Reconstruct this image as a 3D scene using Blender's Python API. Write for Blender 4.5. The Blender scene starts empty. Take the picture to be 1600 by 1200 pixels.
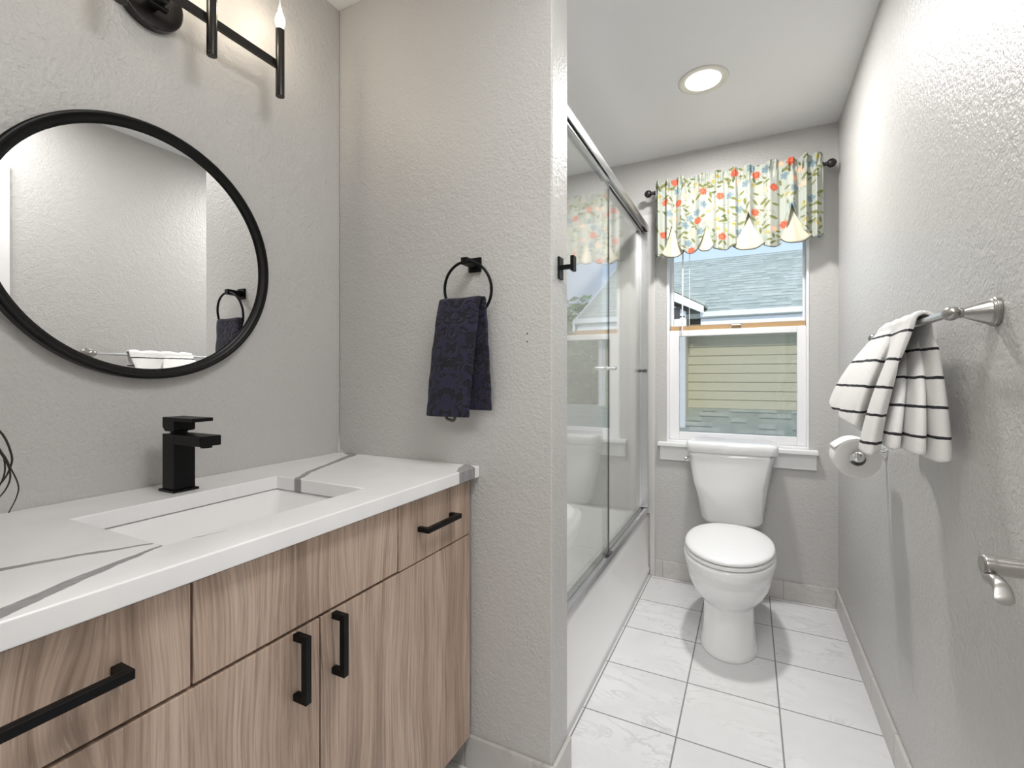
import bpy, bmesh, math, random
from mathutils import Vector, Matrix
import numpy as np

random.seed(7)
SC = bpy.context.scene
COL = SC.collection
R = math.radians

# ------------------------------------------------------------------ camera
cam_d = bpy.data.cameras.new('camera')
cam_d.sensor_width = 36.0
cam_d.lens = 36.0 * 739.38 / 1600.0
cam_d.shift_y = -10.16 / 1600.0
cam_d.clip_start = 0.02
cam = bpy.data.objects.new('camera', cam_d)
COL.objects.link(cam)
cam.location = (0, 0, 1.1584)
cam.rotation_euler = (R(90), 0, 0.4657)
SC.camera = cam

# ------------------------------------------------------------------ exposure
SC.view_settings.view_transform = 'Standard'
SC.view_settings.look = 'None'
SC.view_settings.exposure = 0.46
SC.view_settings.gamma = 1.0
SC.view_settings.use_curve_mapping = False
SC.cycles.use_denoising = True
SC.cycles.max_bounces = 12
SC.cycles.diffuse_bounces = 6
SC.cycles.glossy_bounces = 6
SC.cycles.transparent_max_bounces = 24
SC.cycles.sample_clamp_indirect = 6.0
SC.cycles.caustics_reflective = False
SC.cycles.caustics_refractive = False

# ------------------------------------------------------------------ world: soft blue day sky
W = bpy.data.worlds.new('sky')
SC.world = W
W.use_nodes = True
wt = W.node_tree
wt.nodes.clear()
w_out = wt.nodes.new('ShaderNodeOutputWorld')
w_bg = wt.nodes.new('ShaderNodeBackground')
w_tc = wt.nodes.new('ShaderNodeTexCoord')
w_sep = wt.nodes.new('ShaderNodeSeparateXYZ')
w_rmp = wt.nodes.new('ShaderNodeValToRGB')
wt.links.new(w_tc.outputs['Generated'], w_sep.inputs[0])
wt.links.new(w_sep.outputs['Z'], w_rmp.inputs[0])
w_rmp.color_ramp.elements[0].position = 0.0
w_rmp.color_ramp.elements[0].color = (0.66, 0.79, 0.97, 1)
w_rmp.color_ramp.elements[1].position = 0.7
w_rmp.color_ramp.elements[1].color = (0.36, 0.58, 0.95, 1)
wt.links.new(w_rmp.outputs[0], w_bg.inputs[0])
w_bg.inputs[1].default_value = 0.95
wt.links.new(w_bg.outputs[0], w_out.inputs[0])


def light(name, kind, loc, energy, color=(1, 1, 1), rot=(0, 0, 0), size=0.1, size_y=None, shape=None, spread=None):
    d = bpy.data.lights.new(name, kind)
    d.energy = energy
    d.color = color
    if kind == 'AREA':
        d.size = size
        if shape: d.shape = shape
        if size_y: d.size_y = size_y
        if spread: d.spread = spread
    elif kind in ('POINT', 'SPOT'):
        d.shadow_soft_size = size
    o = bpy.data.objects.new(name, d)
    COL.objects.link(o)
    o.location = loc
    o.rotation_euler = rot
    return o


# the sun, high behind this house, lights the neighbour's wall and roof
sun = light('sun', 'SUN', (0, -5, 12), 2.5, (1.0, 0.95, 0.86), (R(50), 0, R(24)))
sun.data.angle = R(4)
# ceiling can over the toilet, then unseen fill lights added at entry and hall
CAN_W = 15.5
light('can_light_lamp', 'AREA', (-0.18, 2.19, 2.425), CAN_W, (1.0, 0.985, 0.965), (0, 0, 0), 0.15, shape='DISK')
light('entry_fill', 'AREA', (0.06, 0.62, 2.43), 10.5, (1.0, 0.99, 0.975), (0, 0, 0), 0.5, shape='DISK')  # added fill without a fixture, brightens the tub apron and partition end
light('hall_fill', 'AREA', (-0.1, -1.1, 2.35), 20.0, (1.0, 0.99, 0.975), (0, 0, 0), 0.7, shape='DISK')  # added fill behind the camera, soft frontal light through the doorway
pt = light('window_portal', 'AREA', (-0.08, 2.975, 1.42), 1.0, (1, 1, 1), (R(90), 0, R(180)), 0.68, 1.22, shape='RECTANGLE')
pt.data.cycles.is_portal = True


# ------------------------------------------------------------------ materials
def mat(name, color, rough=0.5, metal=0.0, spec=None, coat=0.0):
    m = bpy.data.materials.new(name)
    m.use_nodes = True
    b = m.node_tree.nodes['Principled BSDF']
    b.inputs['Base Color'].default_value = (*color, 1)
    b.inputs['Roughness'].default_value = rough
    b.inputs['Metallic'].default_value = metal
    if spec is not None: b.inputs['Specular IOR Level'].default_value = spec
    if coat: b.inputs['Coat Weight'].default_value = coat
    return m


class NT:
    """small helper around a material's node tree"""
    def __init__(s, m):
        s.t = m.node_tree
        s.b = s.t.nodes['Principled BSDF']
    def n(s, kind, **kw):
        nd = s.t.nodes.new(kind)
        for k, v in kw.items():
            setattr(nd, k, v)
        return nd
    def l(s, a, b): s.t.links.new(a, b)
    def val(s, sock, v):
        if hasattr(v, 'links') or isinstance(v, bpy.types.NodeSocket): s.l(v, sock)
        else: sock.default_value = v
    def math(s, op, a, b=None, c=None, clamp=False):
        nd = s.n('ShaderNodeMath', operation=op)
        nd.use_clamp = clamp
        s.val(nd.inputs[0], a)
        if b is not None: s.val(nd.inputs[1], b)
        if c is not None: s.val(nd.inputs[2], c)
        return nd.outputs[0]
    def vmath(s, op, a, b=None):
        nd = s.n('ShaderNodeVectorMath', operation=op)
        s.val(nd.inputs[0], a)
        if b is not None: s.val(nd.inputs[1], b)
        return nd.outputs['Value'] if op in ('LENGTH', 'DOT_PRODUCT', 'DISTANCE') else nd.outputs[0]
    def pos(s): return s.n('ShaderNodeNewGeometry').outputs['Position']
    def xyz(s, v):
        nd = s.n('ShaderNodeSeparateXYZ'); s.l(v, nd.inputs[0]); return nd.outputs
    def noise(s, vec, scale, detail=3.0, rough=0.5, dist=0.0):
        nd = s.n('ShaderNodeTexNoise')
        if vec is not None: s.l(vec, nd.inputs['Vector'])
        nd.inputs['Scale'].default_value = scale
        nd.inputs['Detail'].default_value = detail
        nd.inputs['Roughness'].default_value = rough
        nd.inputs['Distortion'].default_value = dist
        return nd.outputs['Fac']
    def scale(s, vec, sx, sy, sz):
        nd = s.n('ShaderNodeMapping'); s.l(vec, nd.inputs[0]); nd.inputs['Scale'].default_value = (sx, sy, sz)
        return nd.outputs[0]
    def ramp(s, f, stops):
        nd = s.n('ShaderNodeValToRGB'); s.l(f, nd.inputs[0])
        cr = nd.color_ramp
        while len(cr.elements) < len(stops): cr.elements.new(0.5)
        for e, (p, c) in zip(cr.elements, stops):
            e.position = p; e.color = (*c, 1)
        return nd.outputs[0]
    def mix(s, f, a, b, blend='MIX'):
        nd = s.n('ShaderNodeMix', data_type='RGBA', blend_type=blend)
        s.val(nd.inputs[0], f)
        for i, v in ((6, a), (7, b)):
            if isinstance(v, tuple): nd.inputs[i].default_value = (*v, 1)
            else: s.l(v, nd.inputs[i])
        return nd.outputs[2]
    def bump(s, h, strength, dist):
        nd = s.n('ShaderNodeBump'); s.l(h, nd.inputs['Height'])
        nd.inputs['Strength'].default_value = strength
        nd.inputs['Distance'].default_value = dist
        s.l(nd.outputs[0], s.b.inputs['Normal'])


def paint(name, color, rough=0.5, bumpd=0.0042, scale=125.0):
    m = mat(name, color, rough)
    k = NT(m)
    p = k.pos()
    a = k.noise(p, scale, 2.0, 0.5, 0.4)
    b = k.noise(p, scale * 0.35, 2.0, 0.5, 0.3)
    h = k.math('ADD', a, k.math('MULTIPLY', b, 0.8))
    k.bump(h, 0.55, bumpd)
    return m


M = {}
M['wall'] = paint('wall_paint', (0.525, 0.517, 0.503), 0.40)
M['ceiling'] = paint('ceiling_paint', (0.80, 0.80, 0.80), 0.7, 0.001)
M['trim'] = mat('white_trim_paint', (0.83, 0.83, 0.83), 0.35)
M['black'] = mat('matte_black_metal', (0.0035, 0.0035, 0.004), 0.42, 0.0, 0.2)
M['black_soft'] = mat('black_frame', (0.0035, 0.0035, 0.0035), 0.32, 0.0, 0.25)
M['bronze'] = mat('dark_sconce_metal', (0.06, 0.057, 0.055), 0.22, 0.85)
M['porcelain'] = mat('white_porcelain', (0.83, 0.83, 0.83), 0.10, coat=0.3)
M['tub'] = mat('white_tub_enamel', (0.85, 0.845, 0.835), 0.16)
M['chrome'] = mat('chrome', (0.80, 0.80, 0.81), 0.10, 1.0)
M['brushed'] = mat('brushed_aluminium', (0.66, 0.66, 0.67), 0.26, 1.0)
M['nickel'] = mat('brushed_nickel', (0.40, 0.385, 0.37), 0.28, 1.0)
M['plastic'] = mat('white_plastic', (0.85, 0.85, 0.85), 0.3)
M['vinyl'] = mat('white_vinyl', (0.84, 0.84, 0.85), 0.35)
M['tan'] = mat('tan_strip', (0.47, 0.30, 0.15), 0.6)
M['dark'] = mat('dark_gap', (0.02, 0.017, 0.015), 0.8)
M['seal'] = mat('grey_rubber_seal', (0.07, 0.07, 0.07), 0.5)
M['paper'] = mat('white_tissue', (0.84, 0.83, 0.82), 0.9)
M['caulk'] = mat('caulk', (0.62, 0.61, 0.59), 0.5)
M['rodblack'] = mat('black_rod', (0.012, 0.011, 0.011), 0.45)
M['lining'] = mat('cream_lining', (0.60, 0.555, 0.43), 0.85)
M['edge'] = mat('dark_piping', (0.10, 0.10, 0.085), 0.85)
M['clear'] = mat('clear_acrylic', (0.80, 0.82, 0.83), 0.1)
M['ceramic'] = mat('grey_ceramic', (0.25, 0.24, 0.22), 0.5)
M['twig'] = mat('dry_twig', (0.028, 0.022, 0.016), 0.7)
M['mirror'] = mat('mirror_silver', (0.93, 0.93, 0.93), 0.0, 1.0)
M['doorpaint'] = mat('door_paint', (0.80, 0.80, 0.79), 0.4)


def emit(name, color, strength):
    m = bpy.data.materials.new(name); m.use_nodes = True
    t = m.node_tree; t.nodes.clear()
    e = t.nodes.new('ShaderNodeEmission'); o = t.nodes.new('ShaderNodeOutputMaterial')
    e.inputs[0].default_value = (*color, 1); e.inputs[1].default_value = strength
    t.links.new(e.outputs[0], o.inputs[0])
    return m


M['lens'] = emit('lamp_lens', (1.0, 0.97, 0.92), 3.0)
M['flame'] = emit('bulb_glow', (1.0, 0.86, 0.66), 9.0)


def glass(name, tint, f0=0.05, amount=1.0):
    """thin glazing: clear with a mirror reflection that grows towards grazing angles (Schlick)"""
    m = bpy.data.materials.new(name); m.use_nodes = True
    t = m.node_tree; t.nodes.clear()
    o = t.nodes.new('ShaderNodeOutputMaterial')
    tr = t.nodes.new('ShaderNodeBsdfTransparent'); tr.inputs[0].default_value = (*tint, 1)
    gl = t.nodes.new('ShaderNodeBsdfGlossy'); gl.inputs['Roughness'].default_value = 0.0
    gl.inputs[0].default_value = (1, 1, 1, 1)
    lw = t.nodes.new('ShaderNodeLayerWeight'); lw.inputs[0].default_value = 0.5
    pw = t.nodes.new('ShaderNodeMath'); pw.operation = 'POWER'; pw.inputs[1].default_value = 5.0
    ma = t.nodes.new('ShaderNodeMath'); ma.operation = 'MULTIPLY_ADD'
    ma.inputs[1].default_value = amount * (1 - f0); ma.inputs[2].default_value = f0 * amount
    mx = t.nodes.new('ShaderNodeMixShader')
    t.links.new(lw.outputs['Facing'], pw.inputs[0])
    t.links.new(pw.outputs[0], ma.inputs[0])
    t.links.new(ma.outputs[0], mx.inputs[0])
    t.links.new(tr.outputs[0], mx.inputs[1]); t.links.new(gl.outputs[0], mx.inputs[2])
    t.links.new(mx.outputs[0], o.inputs[0])
    return m


M['showerglass'] = glass('shower_glass', (0.98, 0.99, 0.985), 0.04)
def screen_mat():
    m = bpy.data.materials.new('insect_screen'); m.use_nodes = True
    t = m.node_tree; t.nodes.clear()
    o = t.nodes.new('ShaderNodeOutputMaterial'); mx = t.nodes.new('ShaderNodeMixShader'); mx.inputs[0].default_value = 0.26
    tr = t.nodes.new('ShaderNodeBsdfTransparent'); df = t.nodes.new('ShaderNodeBsdfDiffuse'); df.inputs[0].default_value = (.06, .065, .06, 1)
    t.links.new(tr.outputs[0], mx.inputs[1]); t.links.new(df.outputs[0], mx.inputs[2]); t.links.new(mx.outputs[0], o.inputs[0])
    return m


M['screen'] = screen_mat()
M['windowglass'] = glass('window_glass', (0.985, 0.99, 0.99), 0.03)


def wood_mat():
    m = mat('taupe_wood_laminate', (0.3, 0.2, 0.15), 0.45)
    k = NT(m)
    p = k.pos()
    # gentle cathedral bending of the upright grain
    warp = k.noise(k.scale(p, 2.0, 2.6, 1.1), 1.0, 2.0, 0.5)
    sx = k.xyz(p)
    dy = k.math('DIVIDE', k.math('SUBTRACT', sx[1], 0.235), 0.055)
    dz = k.math('DIVIDE', k.math('SUBTRACT', sx[2], 0.745), 0.11)
    g = k.math('EXPONENT', k.math('MULTIPLY', k.math('ADD', k.math('MULTIPLY', dy, dy), k.math('MULTIPLY', dz, dz)), -1.0))
    y2 = k.math('ADD', k.math('ADD', sx[1], k.math('MULTIPLY', warp, 0.16)), k.math('MULTIPLY', g, 0.038))
    cmb = k.n('ShaderNodeCombineXYZ')
    k.l(sx[0], cmb.inputs[0]); k.l(y2, cmb.inputs[1]); k.l(sx[2], cmb.inputs[2])
    v = cmb.outputs[0]
    broad = k.noise(k.scale(v, 1, 22, 0.8), 1.0, 4.0, 0.6)
    fine = k.noise(k.scale(v, 1, 230, 5.0), 1.0, 3.0, 0.65)
    pores = k.noise(k.scale(v, 1, 520, 22.0), 1.0, 2.0, 0.5)
    c = k.ramp(broad, [(0.28, (0.275, 0.196, 0.150)), (0.48, (0.50, 0.375, 0.295)), (0.62, (0.60, 0.47, 0.38)), (0.78, (0.45, 0.355, 0.29))])
    c = k.mix(0.85, c, k.ramp(fine, [(0.32, (0.56, 0.53, 0.51)), (0.58, (1.0, 1.0, 1.0))]), 'MULTIPLY')
    c = k.mix(k.math('MULTIPLY', k.ramp_f(pores, 0.62, 0.72), 0.30), c, (0.66, 0.56, 0.48))
    k.l(c, k.b.inputs['Base Color'])
    k.bump(fine, 0.12, 0.0008)
    return m


def _ramp_f(s, f, a, b):
    nd = s.n('ShaderNodeMapRange'); nd.clamp = True
    s.l(f, nd.inputs[0]); nd.inputs[1].default_value = a; nd.inputs[2].default_value = b
    return nd.outputs[0]


NT.ramp_f = _ramp_f
M['wood'] = wood_mat()


def marble_mat(name, base, vein, rough, tile=None, grout=(0.25, 0.245, 0.24), gw=0.0025, tone=0.06):
    """marble; tile = (origin x, origin y, origin z, size, axes) adds grout lines on those axes"""
    m = mat(name, base, rough)
    k = NT(m)
    p = k.pos()
    ptex = p
    shade = None
    line = None
    if tile:
        ox, oy, oz, size, axes = tile
        s3 = k.xyz(p)
        ids = k.n('ShaderNodeCombineXYZ')
        for i, (ax, o) in enumerate(zip('xyz', (ox, oy, oz))):
            if ax not in axes: continue
            q = k.math('DIVIDE', k.math('SUBTRACT', s3[i], o), size)
            fr = k.math('FRACT', q)
            d = k.math('MINIMUM', fr, k.math('SUBTRACT', 1.0, fr))
            ln = k.math('LESS_THAN', d, gw / size)
            line = ln if line is None else k.math('MAXIMUM', line, ln)
            k.l(k.math('FLOOR', q), ids.inputs[i])
        wn = k.n('ShaderNodeTexWhiteNoise'); k.l(ids.outputs[0], wn.inputs[0])
        shade = wn.outputs['Value']
        ptex = k.vmath('ADD', p, k.vmath('MULTIPLY', wn.outputs['Color'], (7.0, 9.0, 5.0)))
    cloud = k.noise(ptex, 3.2, 5.0, 0.6, 0.8)
    vn = k.noise(k.scale(ptex, 2.2, 5.0, 3.0), 1.6, 7.0, 0.62, 1.6)
    vv = k.math('ABSOLUTE', k.math('SUBTRACT', vn, 0.5))
    vf = k.math('MULTIPLY', k.math('SUBTRACT', 1.0, k.ramp_f(vv, 0.0, 0.035)), k.ramp_f(cloud, 0.45, 0.7))
    lo = tuple(v * (1 - 2.0 * tone) for v in base)
    c = k.ramp(cloud, [(0.3, lo), (0.65, base)])
    c = k.mix(k.math('MULTIPLY', vf, 0.65), c, vein)
    if shade is not None:
        mul = k.math('ADD', k.math('MULTIPLY', shade, tone * 1.2), 1 - tone * 0.6)
        cc = k.n('ShaderNodeCombineXYZ')
        for i in range(3): k.l(mul, cc.inputs[i])
        c = k.mix(1.0, c, cc.outputs[0], 'MULTIPLY')
        c = k.mix(line, c, grout)
        k.l(k.math('ADD', k.math('MULTIPLY', line, 0.5), rough), k.b.inputs['Roughness'])
        k.bump(k.math('SUBTRACT', 1.0, line), 0.6, 0.0015)
    k.l(c, k.b.inputs['Base Color'])
    return m


M['floor'] = marble_mat('marble_floor_tile', (0.78, 0.78, 0.785), (0.40, 0.40, 0.40), 0.30, (-0.212, 1.599, 0, 0.3045, 'xy'))
M['base'] = marble_mat('marble_base_tile', (0.56, 0.545, 0.525), (0.34, 0.33, 0.32), 0.35, (-0.452, 1.165, -0.05, 0.3045, 'xy'), gw=0.0012)
M['tile'] = marble_mat('white_wall_tile', (0.87, 0.865, 0.855), (0.84, 0.84, 0.83), 0.18, (-0.494, 2.842, 0.069, 0.152, 'xyz'), (0.60, 0.59, 0.57), 0.0011, 0.012)


def quartz_mat():
    m = mat('white_quartz', (0.82, 0.82, 0.82), 0.22)
    k = NT(m)
    p = k.pos()
    s3 = k.xyz(p)
    flat = k.n('ShaderNodeCombineXYZ'); k.l(s3[0], flat.inputs[0]); k.l(s3[1], flat.inputs[1])
    wob = k.n('ShaderNodeTexNoise'); k.l(flat.outputs[0], wob.inputs[0]); wob.inputs['Scale'].default_value = 26; wob.inputs['Detail'].default_value = 4
    off = k.vmath('MULTIPLY', k.vmath('SUBTRACT', wob.outputs['Color'], (0.5, 0.5, 0.5)), (0.012, 0.012, 0.0))
    q = k.vmath('ADD', flat.outputs[0], off)
    veins = [
        [(-0.955, 0.14, .0080), (-0.908, 0.261, .0072), (-0.880, 0.333, .0060), (-0.838, 0.407, .0034)],
        [(-0.726, 0.165, .014), (-0.738, 0.212, .0125), (-0.762, 0.262, .0105), (-0.777, 0.300, .0095), (-0.799, 0.361, .0065), (-0.817, 0.418, .0022), (-0.796, 0.50, .0004)],
        [(-1.235, 1.200, .012), (-1.196, 1.186, .0135), (-1.147, 1.065, .009), (-1.086, 0.915, .0085), (-1.039, 0.838, .008), (-0.992, 0.812, .008), (-0.93, 0.79, .006)],
        [(-0.752, 1.194, .011), (-0.725, 1.155, .026), (-0.700, 1.130, .036)],
    ]
    dmin = None
    for v in veins:
        for (ax, ay, aw), (bx, by, bw) in zip(v[:-1], v[1:]):
            ab = Vector((bx - ax, by - ay, 0)); L2 = ab.length_squared
            ap = k.vmath('SUBTRACT', q, (ax, ay, 0))
            t = k.math('DIVIDE', k.vmath('DOT_PRODUCT', ap, tuple(ab)), L2, clamp=True)
            cl = k.n('ShaderNodeVectorMath', operation='SCALE'); cl.inputs[0].default_value = tuple(ab); k.l(t, cl.inputs['Scale'])
            d = k.vmath('DISTANCE', ap, cl.outputs[0])
            wdt = k.math('ADD', k.math('MULTIPLY', t, bw - aw), aw)
            sd = k.math('SUBTRACT', d, wdt)
            dmin = sd if dmin is None else k.math('MINIMUM', dmin, sd)
    fac = k.math('SUBTRACT', 1.0, k.ramp_f(dmin, -0.0012, 0.0010))
    edge = k.math('SUBTRACT', 1.0, k.ramp_f(k.math('ABSOLUTE', dmin), 0.0, 0.003))
    streak = k.noise(k.scale(flat.outputs[0], 60, 14, 1), 3.0, 4.0, 0.6)
    vc = k.ramp(streak, [(0.3, (0.22, 0.22, 0.225)), (0.7, (0.38, 0.38, 0.385))])
    vc = k.mix(k.math('MULTIPLY', edge, 0.5), vc, (0.16, 0.16, 0.165))
    cloud = k.noise(flat.outputs[0], 5.0, 4.0, 0.6, 0.5)
    base = k.ramp(cloud, [(0.3, (0.83, 0.83, 0.835)), (0.6, (0.89, 0.89, 0.895))])
    k.l(k.mix(fac, base, vc), k.b.inputs['Base Color'])
    return m


M['quartz'] = quartz_mat()


def shingle_mat():
    m = mat('grey_green_shingles', (0.2, 0.25, 0.24), 0.9)
    k = NT(m)
    p = k.pos()
    s3 = k.xyz(p)
    cmb = k.n('ShaderNodeCombineXYZ')
    k.l(s3[0], cmb.inputs[0]); k.l(k.math('MULTIPLY', s3[1], 1.118), cmb.inputs[1])
    c3 = k.xyz(cmb.outputs[0])
    row = k.math('DIVIDE', c3[1], 0.14)
    rid = k.math('FLOOR', row)
    rn = k.n('ShaderNodeTexWhiteNoise', noise_dimensions='1D'); k.l(rid, rn.inputs['W'])
    col = k.math('ADD', k.math('DIVIDE', c3[0], 0.19), k.math('MULTIPLY', rn.outputs['Value'], 7.3))
    idv = k.n('ShaderNodeCombineXYZ'); k.l(rid, idv.inputs[0]); k.l(k.math('FLOOR', col), idv.inputs[1])
    wn = k.n('ShaderNodeTexWhiteNoise'); k.l(idv.outputs[0], wn.inputs[0])
    tone = k.ramp(wn.outputs['Value'], [(0.0, (0.30, 0.335, 0.285)), (0.5, (0.38, 0.41, 0.355)), (1.0, (0.45, 0.475, 0.42))])
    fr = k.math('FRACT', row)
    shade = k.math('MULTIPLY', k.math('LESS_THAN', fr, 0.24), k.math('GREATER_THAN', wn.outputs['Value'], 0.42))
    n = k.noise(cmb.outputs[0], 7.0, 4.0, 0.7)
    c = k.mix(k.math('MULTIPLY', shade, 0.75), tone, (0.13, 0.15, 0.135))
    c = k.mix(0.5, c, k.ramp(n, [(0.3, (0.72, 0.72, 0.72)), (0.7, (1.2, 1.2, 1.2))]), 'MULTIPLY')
    k.l(c, k.b.inputs['Base Color'])
    return m


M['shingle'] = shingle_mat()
M['siding'] = mat('sage_lap_siding', (0.58, 0.545, 0.385), 0.7)
M['fascia'] = mat('white_fascia', (0.80, 0.80, 0.79), 0.5)
M['vent'] = mat('dark_vent', (0.05, 0.045, 0.05), 0.7)
M['lawn'] = mat('lawn', (0.10, 0.17, 0.05), 0.95)
M['bark'] = mat('bark', (0.10, 0.075, 0.05), 0.95)


def leaf_mat(name, a, b):
    m = mat(name, a, 0.8)
    k = NT(m)
    c = k.ramp(k.noise(k.pos(), 2.5, 4.0, 0.7), [(0.3, a), (0.7, b)])
    k.l(c, k.b.inputs['Base Color'])
    return m


M['leaf'] = leaf_mat('leaves', (0.045, 0.16, 0.025), (0.20, 0.40, 0.11))


def towel_stripe_mat():
    m = mat('striped_terry', (0.8, 0.8, 0.79), 0.95)
    k = NT(m)
    uv = k.n('ShaderNodeUVMap').outputs[0]
    s = k.xyz(uv)
    wob = k.math('MULTIPLY', k.noise(uv, 60.0, 2.0), 0.004)
    q = k.math('DIVIDE', k.math('ADD', s[1], wob), 0.064)
    fr = k.math('FRACT', q)
    st = k.math('LESS_THAN', fr, 0.095)
    k.l(k.mix(st, (0.78, 0.775, 0.76), (0.025, 0.025, 0.03)), k.b.inputs['Base Color'])
    k.bump(k.noise(k.pos(), 420.0, 2.0), 0.6, 0.002)
    return m


M['stripe'] = towel_stripe_mat()


def navy_mat():
    m = mat('navy_damask_terry', (0.02, 0.02, 0.04), 0.9)
    k = NT(m)
    uv = k.n('ShaderNodeUVMap').outputs[0]
    s = k.xyz(uv)
    ax = k.math('ABSOLUTE', s[0])
    cmb = k.n('ShaderNodeCombineXYZ')
    k.l(ax, cmb.inputs[0]); k.l(s[1], cmb.inputs[1])
    sw = k.noise(cmb.outputs[0], 24.0, 2.0, 0.5, 0.5)
    ph = k.math('ADD', k.math('MULTIPLY', ax, 95.0), k.math('MULTIPLY', sw, 30.0))
    ph = k.math('SUBTRACT', ph, k.math('MULTIPLY', s[1], 70.0))
    wv = k.math('ADD', k.math('MULTIPLY', k.math('SINE', ph), 0.5), 0.5)
    h = k.ramp_f(wv, 0.25, 0.6)
    c = k.mix(h, (0.0055, 0.0050, 0.011), (0.017, 0.015, 0.042))
    pile = k.noise(k.pos(), 700.0, 1.0)
    k.l(c, k.b.inputs['Base Color'])
    k.b.inputs['Sheen Weight'].default_value = 0.08
    k.bump(k.math('ADD', h, k.math('MULTIPLY', pile, 0.35)), 0.8, 0.004)
    return m


M['navy'] = navy_mat()


def print_mat():
    m = mat('floral_print_cotton', (0.6, 0.62, 0.55), 0.9)
    k = NT(m)
    a = k.n('ShaderNodeAttribute'); a.attribute_name = 'print'
    k.l(a.outputs['Color'], k.b.inputs['Base Color'])
    return m


M['print'] = print_mat()


# ------------------------------------------------------------------ builders
def tag(o, label=None, cat=None, group=None, kind=None):
    if label: o['label'] = label
    if cat: o['category'] = cat
    if group: o['group'] = group
    if kind: o['kind'] = kind
    return o


ORIGIN = {}


def thing(name, label, cat, loc, group=None):
    o = bpy.data.objects.new(name, None)
    COL.objects.link(o)
    o.location = loc
    o.empty_display_size = 0.05
    ORIGIN[o.name] = Vector(loc)
    return tag(o, label, cat, group)


def obj(name, bm, material, parent=None, bevel=0.0, seg=2, smooth=False, sub=0, loc=None, solid=0.0, angle=35):
    """links a bmesh built in world coordinates as one mesh object"""
    bmesh.ops.recalc_face_normals(bm, faces=bm.faces[:])
    me = bpy.data.meshes.new(name)
    o = bpy.data.objects.new(name, me)
    COL.objects.link(o)
    org = ORIGIN[parent.name] if parent else Vector(loc or (0, 0, 0))
    bmesh.ops.translate(bm, verts=bm.verts[:], vec=-org)
    bm.to_mesh(me); bm.free()
    if isinstance(material, (list, tuple)):
        for mm in material: me.materials.append(mm)
    else:
        me.materials.append(material)
    if parent:
        o.parent = parent
    else:
        o.location = org
    ORIGIN[o.name] = org
    if smooth:
        for f in me.polygons: f.use_smooth = True
    if solid:
        md = o.modifiers.new('thickness', 'SOLIDIFY'); md.thickness = solid; md.offset = 0
    if bevel:
        md = o.modifiers.new('bevel', 'BEVEL'); md.width = bevel; md.segments = seg
        md.limit_method = 'ANGLE'; md.angle_limit = R(angle)
        if not smooth:
            for f in me.polygons: f.use_smooth = True
            w = o.modifiers.new('wn', 'WEIGHTED_NORMAL'); w.keep_sharp = True
    if sub:
        md = o.modifiers.new('sub', 'SUBSURF'); md.levels = sub; md.render_levels = sub
    return o


def structure(name, bm, material, **kw):
    o = obj(name, bm, material, **kw)
    if o.parent is None: o['kind'] = 'structure'
    return o


def BM(): return bmesh.new()


def box(bm, x0, x1, y0, y1, z0, z1):
    v = [bm.verts.new((x, y, z)) for z in (z0, z1) for y in (y0, y1) for x in (x0, x1)]
    for f in ((0, 2, 3, 1), (4, 5, 7, 6), (0, 1, 5, 4), (2, 6, 7, 3), (0, 4, 6, 2), (1, 3, 7, 5)):
        bm.faces.new([v[i] for i in f])
    return bm


def B(*a): return box(BM(), *a)


def prism(bm, pts, d0, d1, axis='y'):
    """extrude a 2D outline along an axis; pts are the two other axes in order"""
    def P(a, b, d):
        return {'x': (d, a, b), 'y': (a, d, b), 'z': (a, b, d)}[axis]
    lo = [bm.verts.new(P(a, b, d0)) for a, b in pts]
    hi = [bm.verts.new(P(a, b, d1)) for a, b in pts]
    n = len(pts)
    bm.faces.new(lo); bm.faces.new(hi[::-1])
    for i in range(n):
        bm.faces.new((lo[i], lo[(i + 1) % n], hi[(i + 1) % n], hi[i]))
    return bm


def loft(bm, rings, cap0=True, cap1=True, closed=True):
    vs = [[bm.verts.new(p) for p in r] for r in rings]
    n = len(rings[0])
    for a, b in zip(vs[:-1], vs[1:]):
        for i in range(n if closed else n - 1):
            j = (i + 1) % n
            bm.faces.new((a[i], a[j], b[j], b[i]))
    if cap0: bm.faces.new(vs[0][::-1])
    if cap1: bm.faces.new(vs[-1])
    return bm


def frame_of(d):
    d = Vector(d).normalized()
    up = Vector((0, 0, 1)) if abs(d.z) < 0.95 else Vector((1, 0, 0))
    a = d.cross(up).normalized(); b = d.cross(a).normalized()
    return a, b


def cyl(bm, p, q, r0, r1=None, n=24):
    p, q = Vector(p), Vector(q)
    r1 = r0 if r1 is None else r1
    a, b = frame_of(q - p)
    ang = [2 * math.pi * i / n for i in range(n)]
    return loft(bm, [[p + a * (r0 * math.cos(t)) + b * (r0 * math.sin(t)) for t in ang],
                     [q + a * (r1 * math.cos(t)) + b * (r1 * math.sin(t)) for t in ang]])


def lathe(bm, p, d, prof, n=32):
    """prof: (distance along d, radius)"""
    p = Vector(p); d = Vector(d).normalized()
    a, b = frame_of(d)
    ang = [2 * math.pi * i / n for i in range(n)]
    return loft(bm, [[p + d * h + a * (r * math.cos(t)) + b * (r * math.sin(t)) for t in ang] for h, r in prof])


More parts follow.
